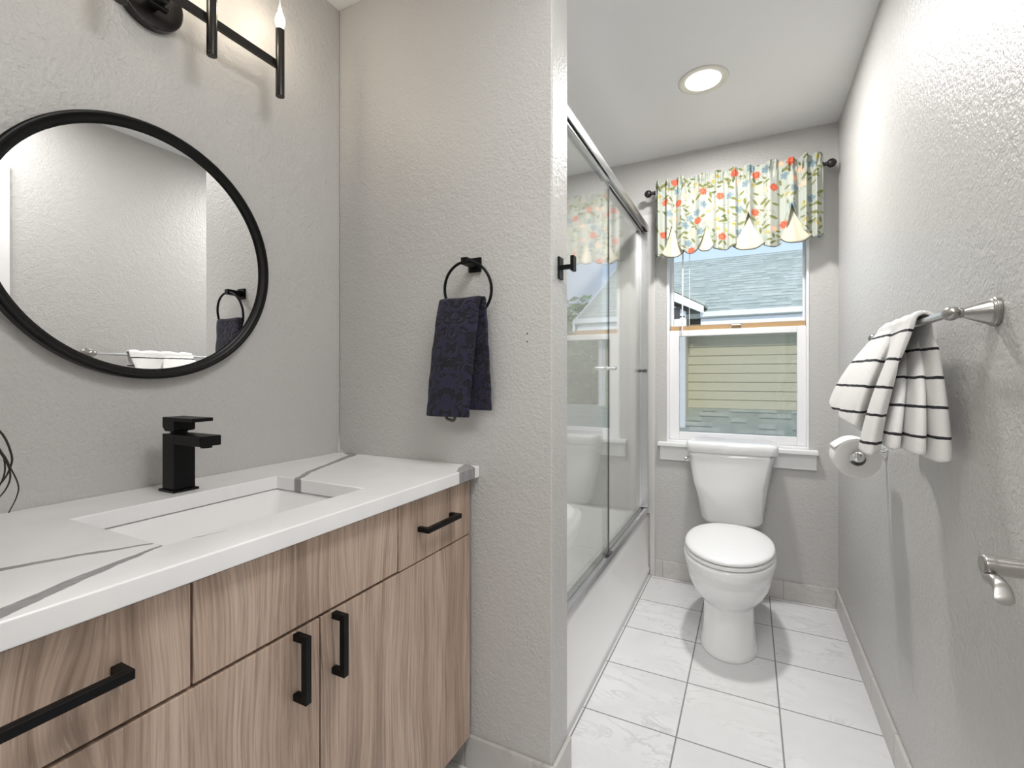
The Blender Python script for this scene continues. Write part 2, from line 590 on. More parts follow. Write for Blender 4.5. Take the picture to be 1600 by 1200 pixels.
def tube(bm, pts, r, n=10, closed=False):
    pts = [Vector(p) for p in pts]
    m = len(pts)
    rs = r if isinstance(r, (list, tuple)) else [r] * m
    rings = []
    ref = None
    for i in range(m):
        if closed: t = (pts[(i + 1) % m] - pts[i - 1]).normalized()
        else: t = (pts[min(i + 1, m - 1)] - pts[max(i - 1, 0)]).normalized()
        if ref is None: ref = frame_of(t)[0]
        a = (ref - t * ref.dot(t)).normalized(); ref = a
        b = t.cross(a)
        rings.append([pts[i] + (a * math.cos(2 * math.pi * k / n) + b * math.sin(2 * math.pi * k / n)) * rs[i] for k in range(n)])
    if closed:
        return loft(bm, rings + [rings[0]], False, False)
    return loft(bm, rings)


def catmull(P, n):
    """smooth open curve through points (any dimension)"""
    P = [np.array(p, float) for p in P]
    P = [2 * P[0] - P[1]] + P + [2 * P[-1] - P[-2]]
    out = []
    segs = len(P) - 3
    for k in range(n):
        t = k / (n - 1) * segs
        i = min(int(t), segs - 1); f = t - i
        a, b, c, d = P[i:i + 4]
        out.append(0.5 * (2 * b + (c - a) * f + (2 * a - 5 * b + 4 * c - d) * f * f + (3 * b - a - 3 * c + d) * f ** 3))
    return out


def grid(bm, P, uv=None):
    """P[row][col] points -> quad sheet; uv[row][col] -> uv layer"""
    vs = [[bm.verts.new(p) for p in r] for r in P]
    lay = bm.loops.layers.uv.new('UVMap') if uv else None
    for i in range(len(P) - 1):
        for j in range(len(P[0]) - 1):
            idx = ((i, j), (i, j + 1), (i + 1, j + 1), (i + 1, j))
            f = bm.faces.new([vs[a][b] for a, b in idx])
            if uv:
                for lp, (a, b) in zip(f.loops, idx): lp[lay].uv = uv[a][b]
    return vs


# key planes of the room (metres; camera stands over the origin)
XR, YF, XV, YP, XE, YB, H = 0.396, 2.852, -1.283, 1.2065, -0.483, 1.3286, 2.44
XT = -0.525
YE = -0.06            # entry wall

# ================================================================== THE SETTING
structure('floor', B(XV - .12, XR + .12, -2.3, YF, -0.06, 0.0), M['floor'])
structure('ceiling', B(XV - .12, XR + .12, -2.3, YF + .14, H, H + 0.1), M['ceiling'])
wl = structure('wall_left', B(XV - .12, XV, YE, YF, 0, H), M['wall'])
structure('wall_right', B(XR, XR + .12, YE, YF, 0, H), M['wall'])
wp = structure('wall_partition', B(XV, XE, YP, YB, 0, H), M['wall'], bevel=0.006, seg=3)
for zz in (1.282, 1.259):
    obj('screw_hole', cyl(BM(), (-.558, YP - .0006, zz), (-.558, YP + .003, zz), .0022, n=12), M['dark'], wp)

# far wall with the window opening
WX0, WX1, WZ0, WZ1 = -0.430, 0.272, 0.789, 2.06
bm = BM()
yb2 = YF + .14
ox0, ox1 = XV - .12, XR + .12
for (a0, a1, c0, c1) in ((ox0, WX0, 0, H), (WX1, ox1, 0, H), (WX0, WX1, 0, WZ0), (WX0, WX1, WZ1, H)):
    box(bm, a0, a1, YF, yb2, c0, c1)
bmesh.ops.remove_doubles(bm, verts=bm.verts[:], dist=1e-5)
structure('wall_far', bm, M['wall'])

# entry wall behind the camera with its doorway, and the hall beyond it
bm = BM()
for (a0, a1, c0, c1) in ((XV - .12, -0.45, 0, H), (0.312, XR + .12, 0, H), (-0.45, 0.312, 2.06, H)):
    box(bm, a0, a1, YE - .12, YE, c0, c1)
structure('wall_entry', bm, M['wall'])
bm = BM()
box(bm, XV - .12, XV, -2.3, YE - .12, 0, H); box(bm, XR, XR + .12, -2.3, YE - .12, 0, H); box(bm, XV - .12, XR + .12, -2.42, -2.3, 0, H)
structure('wall_hall', bm, M['wall'])


# marble tile baseboards
bt, bh = .0115, .0965
structure('baseboard_far', B(-.494, XR - bt, YF - bt, YF, 0, bh), M['base'], bevel=.002)
structure('baseboard_right', B(XR - bt, XR, .885, YF, 0, bh), M['base'], bevel=.002)
structure('baseboard_partition', B(XV, XE + bt, YP - bt, YP, 0, bh), M['base'], bevel=.002)
structure('baseboard_corner', B(XE, XE + bt, YP, YB + .002, 0, bh), M['base'], bevel=.002)

# white wall tile round the tub
structure('wall_tile_far', prism(BM(), [(XV + .01, .36), (XT, .36), (XT, 0), (-.494, 0), (-.494, 2.113), (XV + .01, 2.113)], YF - .01, YF), M['tile'], bevel=.004)
structure('wall_tile_left', B(XV, XV + .01, YB + .01, YF, .36, 2.113), M['tile'], bevel=.002)
structure('wall_tile_near', B(XV, XT - .005, YB, YB + .01, .36, 2.113), M['tile'], bevel=.002)

# linen door with white casing on the right wall (seen only in the round mirror)
d2 = structure('door_2', B(XR - .006, XR, .10, .79, .01, 2.03), M['doorpaint'])
structure('casing', prism(BM(), [(.02, 0), (.02, 2.106), (.872, 2.106), (.872, 0), (.79, 0), (.79, 2.03), (.10, 2.03), (.10, 0)], XR - .018, XR, 'x'), M['trim'], parent=d2, bevel=.003)

# entry door, swung open beside the camera, with its lever handle
d1 = structure('door_1', B(.262, .297, -.035, .668, .012, 2.03), M['doorpaint'], bevel=.002)
hz, hy = .979, .609
bm = BM()
lathe(bm, (.262, hy, hz), (-1, 0, 0), [(0, .031), (.005, .031), (.009, .026), (.011, .012), (.012, .0085)])
lathe(bm, (.262, hy, hz), (-1, 0, 0), [(.011, .0084), (.052, .0084), (.054, .0095), (.0615, .0095), (.0635, .008)])
dh = structure('door_handle', bm, M['nickel'], parent=d1, bevel=.0006)
lp = catmull([(.2035, hy + .005, hz - .003), (.2030, hy - .006, hz - .010), (.2035, hy - .016, hz - .009), (.2045, hy - .026, hz - .012), (.2040, hy - .032, hz - .020)], 18)
bm = BM()
rings = []
for i, p in enumerate(lp):
    t = i / 17
    w = .0060 + .002 * t; h = .0045 + .0012 * math.sin(t * 3.1)
    rings.append([(p[0] + w * math.cos(a) * 0.9, p[1] + h * .35 * math.sin(a), p[2] + h * math.sin(a)) for a in [2 * math.pi * k / 16 for k in range(16)]])
loft(bm, rings)
structure('lever', bm, M['nickel'], parent=dh, smooth=True, bevel=.001)

# ------------------------------------------------------------------ window
w1 = bpy.data.objects.new('window_1', None); COL.objects.link(w1); w1['kind'] = 'structure'
w1.location = (-.08, YF, WZ0); ORIGIN['window_1'] = Vector(w1.location)


def rect_frame(bm, x0, x1, z0, z1, y0, y1, l, r, b, t):
    box(bm, x0, x0 + l, y0, y1, z0, z1); box(bm, x1 - r, x1, y0, y1, z0, z1)
    box(bm, x0 + l, x1 - r, y0, y1, z0, z0 + b); box(bm, x0 + l, x1 - r, y0, y1, z1 - t, z1)
    return bm


obj('window_frame', rect_frame(BM(), WX0, WX1, WZ0, WZ1, YF - .004, YF + .11, .014, .012, .012, .02), M['vinyl'], w1, bevel=.002)
us = obj('upper_sash', rect_frame(BM(), -.412, .258, 1.455, 2.038, YF + .050, YF + .075, .013, .010, .002, .03), M['vinyl'], w1, bevel=.002)
obj('meeting_strip', B(-.412, .258, YF + .030, YF + .075, 1.424, 1.455), M['tan'], us)
obj('upper_pane', B(-.398, .247, YF + .060, YF + .064, 1.457, 2.01), M['windowglass'], us)
ls = obj('lower_sash', rect_frame(BM(), -.416, .260, .802, 1.428, YF + .016, YF + .042, .052, .040, .045, .034), M['vinyl'], w1, bevel=.003)
obj('lower_pane', B(-.364, .220, YF + .028, YF + .032, .847, 1.394), M['windowglass'], ls)
obj('insect_screen', B(WX0 + .016, WX1 - .014, YF + .092, YF + .0925, .802, 1.43), M['screen'], w1)
bm = BM()
lx, lz = -.066, 1.428
box(bm, lx - .034, lx - .024, YF + .018, YF + .030, lz, lz + .016)
box(bm, lx + .024, lx + .034, YF + .018, YF + .030, lz, lz + .016)
tube(bm, [(lx - .030, YF + .024, lz + .012), (lx - .02, YF + .022, lz + .020), (lx + .02, YF + .022, lz + .020), (lx + .030, YF + .024, lz + .012)], .004)
obj('sash_lock', bm, mat('pale_brass', (.62, .56, .46), .3, .8), ls)
obj('window_sill', B(-.475, .309, YF - .048, YF - .001, .7655, .789), M['trim'], w1, bevel=.004)
obj('window_apron', B(-.466, .303, YF - .018, YF - .001, .685, .7655), M['trim'], w1, bevel=.003)

# ================================================================== VANITY
VY0, VY1 = 0.055, 1.195
vc = thing('vanity_cabinet', 'taupe wood grain vanity cabinet with black bar pulls under the white countertop', 'vanity', (-1.0, .62, 0))
bm = BM()
for c in ((-1.275, -.756, VY0, VY0 + .016, .103, .864), (-1.275, -.756, VY1 - .016, VY1, .103, .864), (-1.275, -1.265, VY0 + .016, VY1 - .016, .103, .864),
          (-1.265, -.756, VY0 + .016, VY1 - .016, .103, .119), (-.772, -.756, VY0 + .016, VY1 - .016, .119, .864)):
    box(bm, *c)
obj('carcass', bm, M['wood'], vc)
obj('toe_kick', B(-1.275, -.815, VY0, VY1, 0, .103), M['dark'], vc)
FX0, FX1 = -.756, -.735
GAP = .0018


def front(name, y0, y1, z0, z1):
    return obj(name, B(FX0, FX1, y0 + GAP, y1 - GAP, z0 + GAP, z1 - GAP), M['wood'], vc, bevel=.0012)


def pull(parent, a, b):
    """square bar pull between two feet (points on the front face)"""
    a, b = Vector(a), Vector(b)
    d = (b - a).normalized()
    s = .0062
    bm = BM()
    def bb(p, q):
        lo = [min(p[i], q[i]) for i in range(3)]; hi = [max(p[i], q[i]) for i in range(3)]
        box(bm, lo[0], hi[0], lo[1], hi[1], lo[2], hi[2])
    w = Vector((0, s, s))
    out = .034
    bb(a - w + Vector((out - .0125, 0, 0)) , b + w + Vector((out, 0, 0)))
    for p in (a, b):
        bb(p - w, p + w + Vector((out - .0125, 0, 0)))
    return obj('handle', bm, M['black'], parent, bevel=.0008)


dl = front('drawer', .075, .4115, .703, .858)
dm = front('false_front', .4115, .8695, .703, .858)
dr = front('drawer', .8695, 1.188, .700, .858)
do1 = front('door', .075, .645, .103, .700)
do2 = front('door', .645, 1.188, .103, .700)
pull(dl, (FX1, .196, .780), (FX1, .318, .780))
pull(dr, (FX1, .948, .782), (FX1, 1.085, .782))
pull(do1, (FX1, .590, .582), (FX1, .590, .690))
pull(do2, (FX1, .678, .582), (FX1, .678, .690))

# countertop with the basin cut-out
CX0, CX1, CY0, CY1, CZ0, CZ1 = XV + .001, -.713, .03, YP - .001, .8645, .898
SX0, SX1, SY0, SY1 = -1.117, -.812, .414, .838
bm = BM()
xs, ys = (CX0, SX0, SX1, CX1), (CY0, SY0, SY1, CY1)
vt = {(i, j, k): bm.verts.new((xs[i], ys[j], z)) for i in range(4) for j in range(4) for k, z in enumerate((CZ0, CZ1))}
for i in range(3):
    for j in range(3):
        if i == 1 and j == 1: continue
        for k in (0, 1):
            bm.faces.new([vt[q] for q in ((i, j, k), (i + 1, j, k), (i + 1, j + 1, k), (i, j + 1, k))])
for loop in ([(i, 0) for i in range(4)] + [(3, j) for j in range(1, 4)] + [(i, 3) for i in (2, 1, 0)] + [(0, j) for j in (2, 1)], [(1, 1), (2, 1), (2, 2), (1, 2)]):
    for a, b in zip(loop, loop[1:] + loop[:1]):
        bm.faces.new((vt[a + (0,)], vt[b + (0,)], vt[b + (1,)], vt[a + (1,)]))
ct = obj('countertop', bm, M['quartz'], loc=(-1.0, .62, CZ0), bevel=.003, seg=2)
tag(ct, 'white quartz countertop with bold grey veins and rectangular basin cut-out', 'countertop')
bm = BM()
cyl(bm, (XV + .002, YP - .002, .898), (XV + .001, YP - .001, .955), .006, .0012, 10)
for a, b in ((.016, .003), (.003, .02), (.010, .008), (.02, .004)):
    cyl(bm, (XV + a, YP - b, .8975), (XV + a + .002, YP - b - .004, .902 + a * .4), .0035, .001, 8)
obj('caulk', bm, M['caulk'], wl)

# undermount basin
def rrect(x0, x1, y0, y1, z, r, n=5):
    out = []
    for cx, cy, a0 in ((x1 - r, y1 - r, 0), (x0 + r, y1 - r, 90), (x0 + r, y0 + r, 180), (x1 - r, y0 + r, 270)):
        for k in range(n + 1):
            t = R(a0 + 90 * k / n)
            out.append((cx + r * math.cos(t), cy + r * math.sin(t), z))
    return out


sk = thing('sink', 'white rectangular undermount basin set into the quartz countertop', 'sink', (-.965, .626, .74))
e = .004
bm = BM()
loft(bm, [rrect(SX0 - .02, SX1 + .02, SY0 - .02, SY1 + .02, .863, .02),
          rrect(SX0 - e, SX1 + e, SY0 - e, SY1 + e, .863, .018),
          rrect(SX0 + .004, SX1 - .004, SY0 + .006, SY1 - .006, .85, .02),
          rrect(SX0 + .05, SX1 - .03, SY0 + .07, SY1 - .07, .765, .035),
          rrect(SX0 + .075, SX1 - .05, SY0 + .10, SY1 - .10, .752, .03),
          rrect(-.985, -.945, .606, .646, .749, .018)], False, True)
loft(bm, [rrect(SX0 - .02, SX1 + .02, SY0 - .02, SY1 + .02, .8629, .02), rrect(SX0 + .03, SX1 - .02, SY0 + .05, SY1 - .05, .755, .04), rrect(SX0 + .06, SX1 - .04, SY0 + .09, SY1 - .09, .741, .03)], False, True)
obj('basin', bm, M['porcelain'], sk, smooth=True, bevel=.003)
obj('drain', lathe(BM(), (-.965, .626, .7495), (0, 0, 1), [(0, .022), (.003, .022), (.004, .018), (.0035, .004)]), M['chrome'], sk)

# faucet
fa = thing('faucet', 'square matte black single lever faucet standing behind the basin', 'faucet', (-1.183, .634, .898))
obj('base_plate', B(-1.214, -1.153, .606, .662, .898, .9035), M['black'], fa, bevel=.001)
obj('body', B(-1.207, -1.160, .611, .657, .9035, 1.0295), M['black'], fa, bevel=.001)
obj('spout', B(-1.160, -1.062, .611, .657, 1.0075, 1.0295), M['black'], fa, bevel=.001)
obj('aerator', lathe(BM(), (-1.078, .634, 1.0075), (0, 0, -1), [(0, .0115), (.005, .0115), (.005, .009)]), M['black'], fa)
bm = BM()
prism(bm, [(-1.207, 1.0595), (-1.207, 1.0455), (-1.197, 1.0355), (-1.167, 1.0355), (-1.160, 1.0385), (-1.160, 1.0595)], .611, .657)
box(bm, -1.207, -1.091, .611, .657, 1.0595, 1.0675)
lathe(bm, (-1.183, .634, 1.0295), (0, 0, 1), [(0, .017), (.006, .017)])
obj('lever', bm, M['black'], fa, bevel=.0008)

# twig arrangement at the near end of the counter
tg = thing('twig_arrangement', 'dark curling twigs drooping into view at the left edge of the counter', 'decoration', (-1.16, .215, .898))
obj('vase', lathe(BM(), (-1.16, .215, .898), (0, 0, 1), [(0, .026), (.004, .032), (.06, .040), (.10, .030), (.125, .018), (.14, .020), (.138, .017), (.12, .014)]), M['ceramic'], tg, smooth=True)


def twig(pts, r0, r1):
    P = catmull(pts, 30)
    rr = [r0 + (r1 - r0) * i / 29 for i in range(30)]
    return obj('twig', tube(BM(), P, rr, 8), M['twig'], tg, smooth=True)


# (x fixed near the wall; y,z follow the drooping strands)
twig([(-1.16, .218, 1.02), (-1.17, .25, 1.11), (-1.18, .305, 1.098), (-1.18, .340, 1.063), (-1.18, .354, 1.022), (-1.18, .353, .999), (-1.18, .343, .975), (-1.18, .325, .955)], .0022, .0012)
twig([(-1.16, .216, 1.02), (-1.175, .26, 1.10), (-1.185, .315, 1.075), (-1.185, .345, 1.018), (-1.185, .354, .988), (-1.185, .351, .965), (-1.185, .338, .945), (-1.185, .32, .94)], .0020, .0010)
twig([(-1.16, .213, 1.02), (-1.165, .25, 1.085), (-1.172, .30, 1.065), (-1.175, .338, 1.03), (-1.175, .352, .996), (-1.175, .3615, .965), (-1.175, .359, .943), (-1.175, .349, .918)], .0018, .0009)
twig([(-1.16, .217, 1.02), (-1.18, .25, 1.07), (-1.19, .30, 1.07), (-1.19, .34, 1.035), (-1.19, .349, .995), (-1.19, .340, .962), (-1.19, .325, .945)], .0018, .0010)

# round mirror
MY, MZ, MRAD = .617, 1.455, .300
mr = thing('round_mirror', 'round wall mirror with thin black frame above the black faucet', 'mirror', (XV, MY, MZ))
bm = BM()
rings = []
prof = [(XV + .001, MRAD - .024), (XV + .001, MRAD), (XV + .026, MRAD), (XV + .029, MRAD - .003), (XV + .029, MRAD - .007), (XV + .024, MRAD - .010),
        (XV + .022, MRAD - .013), (XV + .020, MRAD - .020), (XV + .0135, MRAD - .021), (XV + .0135, MRAD - .024)]
N = 128
for x, r in prof + [prof[0]]:
    rings.append([(x, MY + r * math.cos(2 * math.pi * k / N), MZ + r * math.sin(2 * math.pi * k / N)) for k in range(N)])
loft(bm, rings, False, False)
obj('mirror_frame', bm, M['black_soft'], mr, bevel=.0008)
obj('mirror_glass', cyl(BM(), (XV + .003, MY, MZ), (XV + .013, MY, MZ), MRAD - .0215, n=128), M['mirror'], mr)

# ------------------------------------------------------------------ wall sconce over the mirror
BX, BZ = -1.20, 2.047
sc = thing('wall_sconce', 'dark metal bar sconce with upright tube lights above the round mirror', 'wall light', (XV, .617, 2.06))
obj('backplate', lathe(BM(), (XV + .0005, .617, 2.058), (1, 0, 0), [(0, .070), (.020, .070), (.023, .067), (.024, .01)], 48), M['bronze'], sc, bevel=.0008)
obj('finial_screw', lathe(BM(), (XV + .012, .537, 2.045), (0, 1, 0), [(0, .007), (.011, .008), (.0115, .004)]), M['bronze'], sc)
obj('arm', box(box(BM(), XV + .022, BX - .006, .607, .627, 2.030, 2.046), -1.243, -1.228, .597, .637, 2.022, 2.030), M['bronze'], sc, bevel=.001)
TY = [.617 + k * .190 for k in (-1.5, -.5, .5, 1.5)]
obj('bar', B(BX - .006, BX + .006, TY[0], TY[3], BZ - .010, BZ + .010), M['bronze'], sc, bevel=.0008)
for y in TY:
    t = obj('light_tube', cyl(BM(), (BX + .012, y, 1.953), (BX + .012, y, 2.143), .0118), M['bronze'], sc, bevel=.0012)
    obj('bulb', lathe(BM(), (BX + .012, y, 2.143), (0, 0, 1), [(0, .0075), (.004, .0085), (.018, .0130), (.028, .0130), (.040, .0095), (.048, .006), (.052, .0004)], 20), M['flame'], t, smooth=True)
    obj('bulb_tip', lathe(BM(), (BX + .012, y, 2.1935), (0, 0, 1), [(0, .0060), (.012, .0042), (.034, .0016), (.036, .0004)], 16), M['clear'], t, smooth=True)
    lo = light('sconce_bulb_lamp', 'POINT', (BX + .012, y, 2.185), 1.25, (1.0, .86, .68), size=.013)
    lo.parent = sc; lo.location = Vector(lo.location) - ORIGIN[sc.name]

# ------------------------------------------------------------------ towel ring with navy towel
RX, RY, RZ, RR = -.735, 1.150, 1.411, .0785
tr = thing('towel_ring', 'black towel ring on the wall right of the round mirror, holding the navy towel', 'towel ring', (-.727, YP, 1.49))
bm = box(BM(), -.748, -.706, YP - .007, YP, 1.470, 1.512)
box(bm, -.737, -.717, YP - .066, YP - .007, 1.481, 1.501)
obj('mount', bm, M['black'], tr, bevel=.001)
obj('ring', tube(BM(), [(RX + .010 + RR * math.cos(a), RY - .002 + .010 * (1 - math.sin(a)), RZ + RR * math.sin(a)) for a in [2 * math.pi * k / 64 for k in range(64)]], .0042, 12, True), M['black'], tr, smooth=True)


def navy_towel():
    P, U = [], []
    n = 90
    zt = 1.386
    # path over the ring: front bottom -> top -> back bottom ; (side, z, y)
    path = []
    for k in range(n):
        t = k / (n - 1)
        if t < .47:
            q = 1 - t / .47; z = zt - .006 - q * (zt - .006 - 1.046); y = 1.136 - .016 * q - .006 * math.sin(q * 3.1)
            sh = -.030 * q; w = .0695 + .002 * q
        elif t < .53:
            a = (t - .47) / .06 * math.pi; z = zt - .006 + .006 * math.sin(a); y = 1.148 - .012 * math.cos(a)
            sh = .010 * (t - .47) / .06; w = .0695
        else:
            q = (t - .53) / .47; z = zt - .006 - q * (zt - .006 - 1.064); y = 1.160 + .016 * q
            sh = .010 + .010 * q; w = .0700
        path.append((z, y, sh, w, t * .70))
    for z, y, sh, w, d in path:
        row, ur = [], []
        for j in range(31):
            s = j / 30 * 2 - 1
            xx = -.7425 + sh + s * w
            edge = abs(s) ** 6
            wav = .0015 * math.sin(d * 70 + s * 2)
            # the long edges roll back a little, the top sags between the ring's sides
            row.append((xx + (.0012 * math.sin(d * 160) if abs(s) > .95 else 0), y + wav + edge * .008 * (1 if y < 1.148 else -1), z - (.004 * (1 - s * s) if z > zt - .03 else 0)))
            ur.append((s * w, d))
        P.append(row); U.append(ur)
    bm = BM(); grid(bm, P, U)
    return bm


nt = thing('hand_towel', 'folded navy blue damask hand towel hanging from the black towel ring', 'towel', (-.742, 1.15, 1.38))
obj('towel_cloth', navy_towel(), M['navy'], nt, smooth=True, solid=.010, sub=1)
obj('hang_loop', tube(BM(), catmull([(-.785, 1.140, 1.062), (-.783, 1.137, 1.042), (-.772, 1.137, 1.037), (-.757, 1.137, 1.037), (-.754, 1.140, 1.062)], 16), .0045, 8), M['edge'], nt, smooth=True)

# robe hook on the partition's end
rh = thing('robe_hook', "small black robe hook on the partition's narrow end beside the shower door", 'hook', (XE, 1.262, 1.468))
obj('hook_plate', B(XE, XE + .006, 1.246, 1.278, 1.437, 1.499), M['black'], rh, bevel=.0008)
obj('hook_arm', B(XE + .006, XE + .040, 1.256, 1.268, 1.464, 1.476), M['black'], rh, bevel=.0008)
obj('hook_head', B(XE + .036, XE + .046, 1.250, 1.274, 1.457, 1.499), M['black'], rh, bevel=.0008)

# ================================================================== TUB AND SHOWER DOOR
TX0, TX1, TY0, TY1, TZ = XV + .012, XT, YB + .012, YF - .012, .372
tb = thing('bathtub', 'white alcove bathtub behind the sliding glass shower door', 'bathtub', (-.9, 2.09, 0))
bm = BM()
loft(bm, [rrect(TX0, TX1, TY0, TY1, 0, .004),
          rrect(TX0, TX1, TY0, TY1, .045, .004),
          rrect(TX0, TX1 - .006, TY0, TY1, .052, .004),
          rrect(TX0, TX1 - .010, TY0, TY1, .325, .004),
          rrect(TX0, TX1 - .010, TY0, TY1, .345, .005),
          rrect(TX0, TX1 - .013, TY0, TY1, .360, .006),
          rrect(TX0, TX1 - .020, TY0, TY1, .369, .008),
          rrect(TX0, TX1 - .030, TY0, TY1, TZ, .012),
          rrect(TX0 + .05, TX1 - .085, TY0 + .07, TY1 - .07, TZ, .09),
          rrect(TX0 + .058, TX1 - .095, TY0 + .08, TY1 - .08, TZ - .008, .10),
          rrect(TX0 + .09, TX1 - .12, TY0 + .12, TY1 - .18, .12, .10),
          rrect(TX0 + .13, TX1 - .16, TY0 + .17, TY1 - .25, .08, .10)], True, True)
obj('tub_shell', bm, M['tub'], tb, smooth=True)
obj('tub_drain', lathe(BM(), (-.9, 1.62, .0805), (0, 0, 1), [(0, .03), (.003, .03), (.004, .02)]), M['chrome'], tb)

SX = -.556
sd = thing('shower_door', 'chrome framed sliding glass shower door standing on the tub rim', 'shower door', (SX, 2.09, TZ))
Y0, Y1 = YB + .011, YF - .011
bm = BM()
hp = [(-.026, 2.012), (-.026, 2.045), (-.021, 2.055), (-.010, 2.061), (.010, 2.061), (.021, 2.055), (.026, 2.045), (.026, 2.012), (.020, 2.012), (.020, 2.030), (.003, 2.030), (.003, 2.012), (-.003, 2.012), (-.003, 2.030), (-.020, 2.030), (-.020, 2.012)]
prism(bm, [(SX + a, b) for a, b in hp], Y0, Y1)
obj('header', bm, M['brushed'], sd, bevel=.002)
bm = BM()
tp = [(-.026, TZ + .0005), (.026, TZ + .0005), (.026, TZ + .012), (.020, TZ + .024), (.004, TZ + .024), (.004, TZ + .008), (-.004, TZ + .008), (-.004, TZ + .020), (-.026, TZ + .020)]
prism(bm, [(SX + a, b) for a, b in tp], Y0, Y1)
obj('bottom_track', bm, M['brushed'], sd, bevel=.001)
for ya, yb_ in ((Y0, Y0 + .018), (Y1 - .018, Y1)):
    obj('jamb', B(SX - .024, SX + .024, ya, yb_, TZ + .026, 2.011), M['brushed'], sd, bevel=.002)
PANES = []
for nm, xx, ya, yb_ in (('glass_panel', SX + .0115, Y0 + .020, 2.010), ('glass_panel', SX - .0115, 1.994, Y1 - .020)):
    g = obj(nm, B(xx - .0025, xx + .0025, ya, yb_, TZ + .034, 2.010), M['showerglass'], sd)
    obj('panel_rail', B(xx - .005, xx + .005, ya, yb_, 2.000, 2.027), M['brushed'], g, bevel=.0008)
    yy = yb_
    if xx > SX: obj('edge_seal', B(xx - .0032, xx + .0032, yy - .0018, yy + .0018, TZ + .034, 2.000), M['seal'], g)
    PANES.append(g)
bm = BM()
kz = 1.197
lathe(bm, (SX + .014, 1.972, kz), (1, 0, 0), [(0, .010), (.006, .010), (.008, .007), (.020, .007), (.022, .0085), (.040, .0085), (.041, .006)], 20)
obj('pull_knob', bm, M['chrome'], PANES[0], bevel=.0005)
obj('pull_knob', lathe(BM(), (SX - .009, 2.725, kz), (1, 0, 0), [(0, .009), (.014, .009), (.015, .006)], 20), M['seal'], PANES[1])
obj('bumper', B(SX - .010, SX + .018, Y1 - .024, Y1 - .018, kz - .008, kz + .008), M['seal'], sd)
obj('panel_guide', B(SX - .008, SX + .022, 1.985, 2.035, TZ + .024, TZ + .033), M['seal'], sd)

# ================================================================== TOILET
TCX = -.083
to = thing('toilet', 'white two piece toilet under the window with closed lid', 'toilet', (TCX, 2.40, 0))


def egg(cx, yf, yb, yw, hw, hb, z, n=56, sf=2.0, sb=2.6):
    """closed outline: front tip yf, widest at yw (half width hw), back yb (half width hb shapes the squareness)"""
    out = []
    for k in range(n):
        a = 2 * math.pi * k / n
        c, s = math.cos(a), math.sin(a)
        if s < 0:
            ex = 2 / sf
            x = hw * math.copysign(abs(c) ** ex, c); y = yw + (yw - yf) * (-abs(s) ** ex)
        else:
            ex = 2 / sb
            t = abs(s) ** ex
            x = (hw + (hb - hw) * t * t * .35) * math.copysign(abs(c) ** ex, c); y = yw + (yb - yw) * t
        out.append((cx + x, y, z))
    return out


bm = BM()
prof = [  # z, front, back, widest y, half width, back half width
    (.000, 2.106, 2.66, 2.26, .112, .10), (.008, 2.103, 2.66, 2.26, .114, .10), (.022, 2.108, 2.66, 2.26, .110, .10),
    (.060, 2.122, 2.66, 2.27, .104, .10), (.120, 2.138, 2.66, 2.28, .100, .10), (.185, 2.140, 2.66, 2.28, .101, .10),
    (.203, 2.130, 2.66, 2.28, .107, .105), (.218, 2.106, 2.665, 2.28, .126, .11), (.244, 2.078, 2.67, 2.29, .144, .12),
    (.275, 2.058, 2.675, 2.30, .161, .13), (.310, 2.043, 2.68, 2.30, .171, .14), (.325, 2.040, 2.68, 2.30, .174, .15),
    (.328, 2.036, 2.68, 2.30, .177, .15), (.350, 2.031, 2.685, 2.30, .180, .155), (.354, 2.027, 2.685, 2.30, .183, .16), (.390, 2.024, 2.69, 2.30, .185, .165), (.396, 2.029, 2.69, 2.30, .181, .16)]
loft(bm, [egg(TCX, *((p[1], p[2], p[3], p[4], p[5], p[0]))) for p in prof])
obj('bowl', bm, M['porcelain'], to, smooth=True)
bm = BM()
loft(bm, [egg(TCX, f, b, 2.30, w, hb, z) for z, f, b, w, hb in ((.399, 2.034, 2.565, .174, .12), (.402, 2.026, 2.570, .181, .125), (.412, 2.026, 2.570, .181, .125), (.415, 2.032, 2.566, .176, .12))])
obj('seat', bm, M['plastic'], to, smooth=True, bevel=.0015)
bm = BM()
loft(bm, [egg(TCX, f, b, 2.30, w, hb, z) for z, f, b, w, hb in ((.4185, 2.034, 2.566, .174, .12), (.421, 2.027, 2.570, .180, .125), (.430, 2.027, 2.570, .180, .125), (.436, 2.034, 2.565, .174, .12), (.441, 2.055, 2.55, .156, .11), (.444, 2.10, 2.52, .12, .08))])
obj('lid', bm, M['plastic'], to, smooth=True)
for s in (-1, 1):
    obj('hinge', cyl(BM(), (TCX + s * .055, 2.585, .398), (TCX + s * .055, 2.585, .425), .014), M['plastic'], to, bevel=.003)


TKX = TCX - .004


def tank_ring(z, hw, yf, yb, bow, r):
    out = rrect(TKX - hw, TKX + hw, yf, yb, z, r, 6)
    return [(x, y - bow * (1 - ((x - TKX) / hw) ** 2) if y < (yf + yb) / 2 else y, zz) for x, y, zz in subdivide_ring(out)]


def subdivide_ring(p, k=6):
    out = []
    for i in range(len(p)):
        a, b = p[i], p[(i + 1) % len(p)]
        L = math.dist(a, b)
        m = k if L > .1 else 1
        for j in range(m):
            out.append(tuple(a[q] + (b[q] - a[q]) * j / m for q in range(3)))
    return out


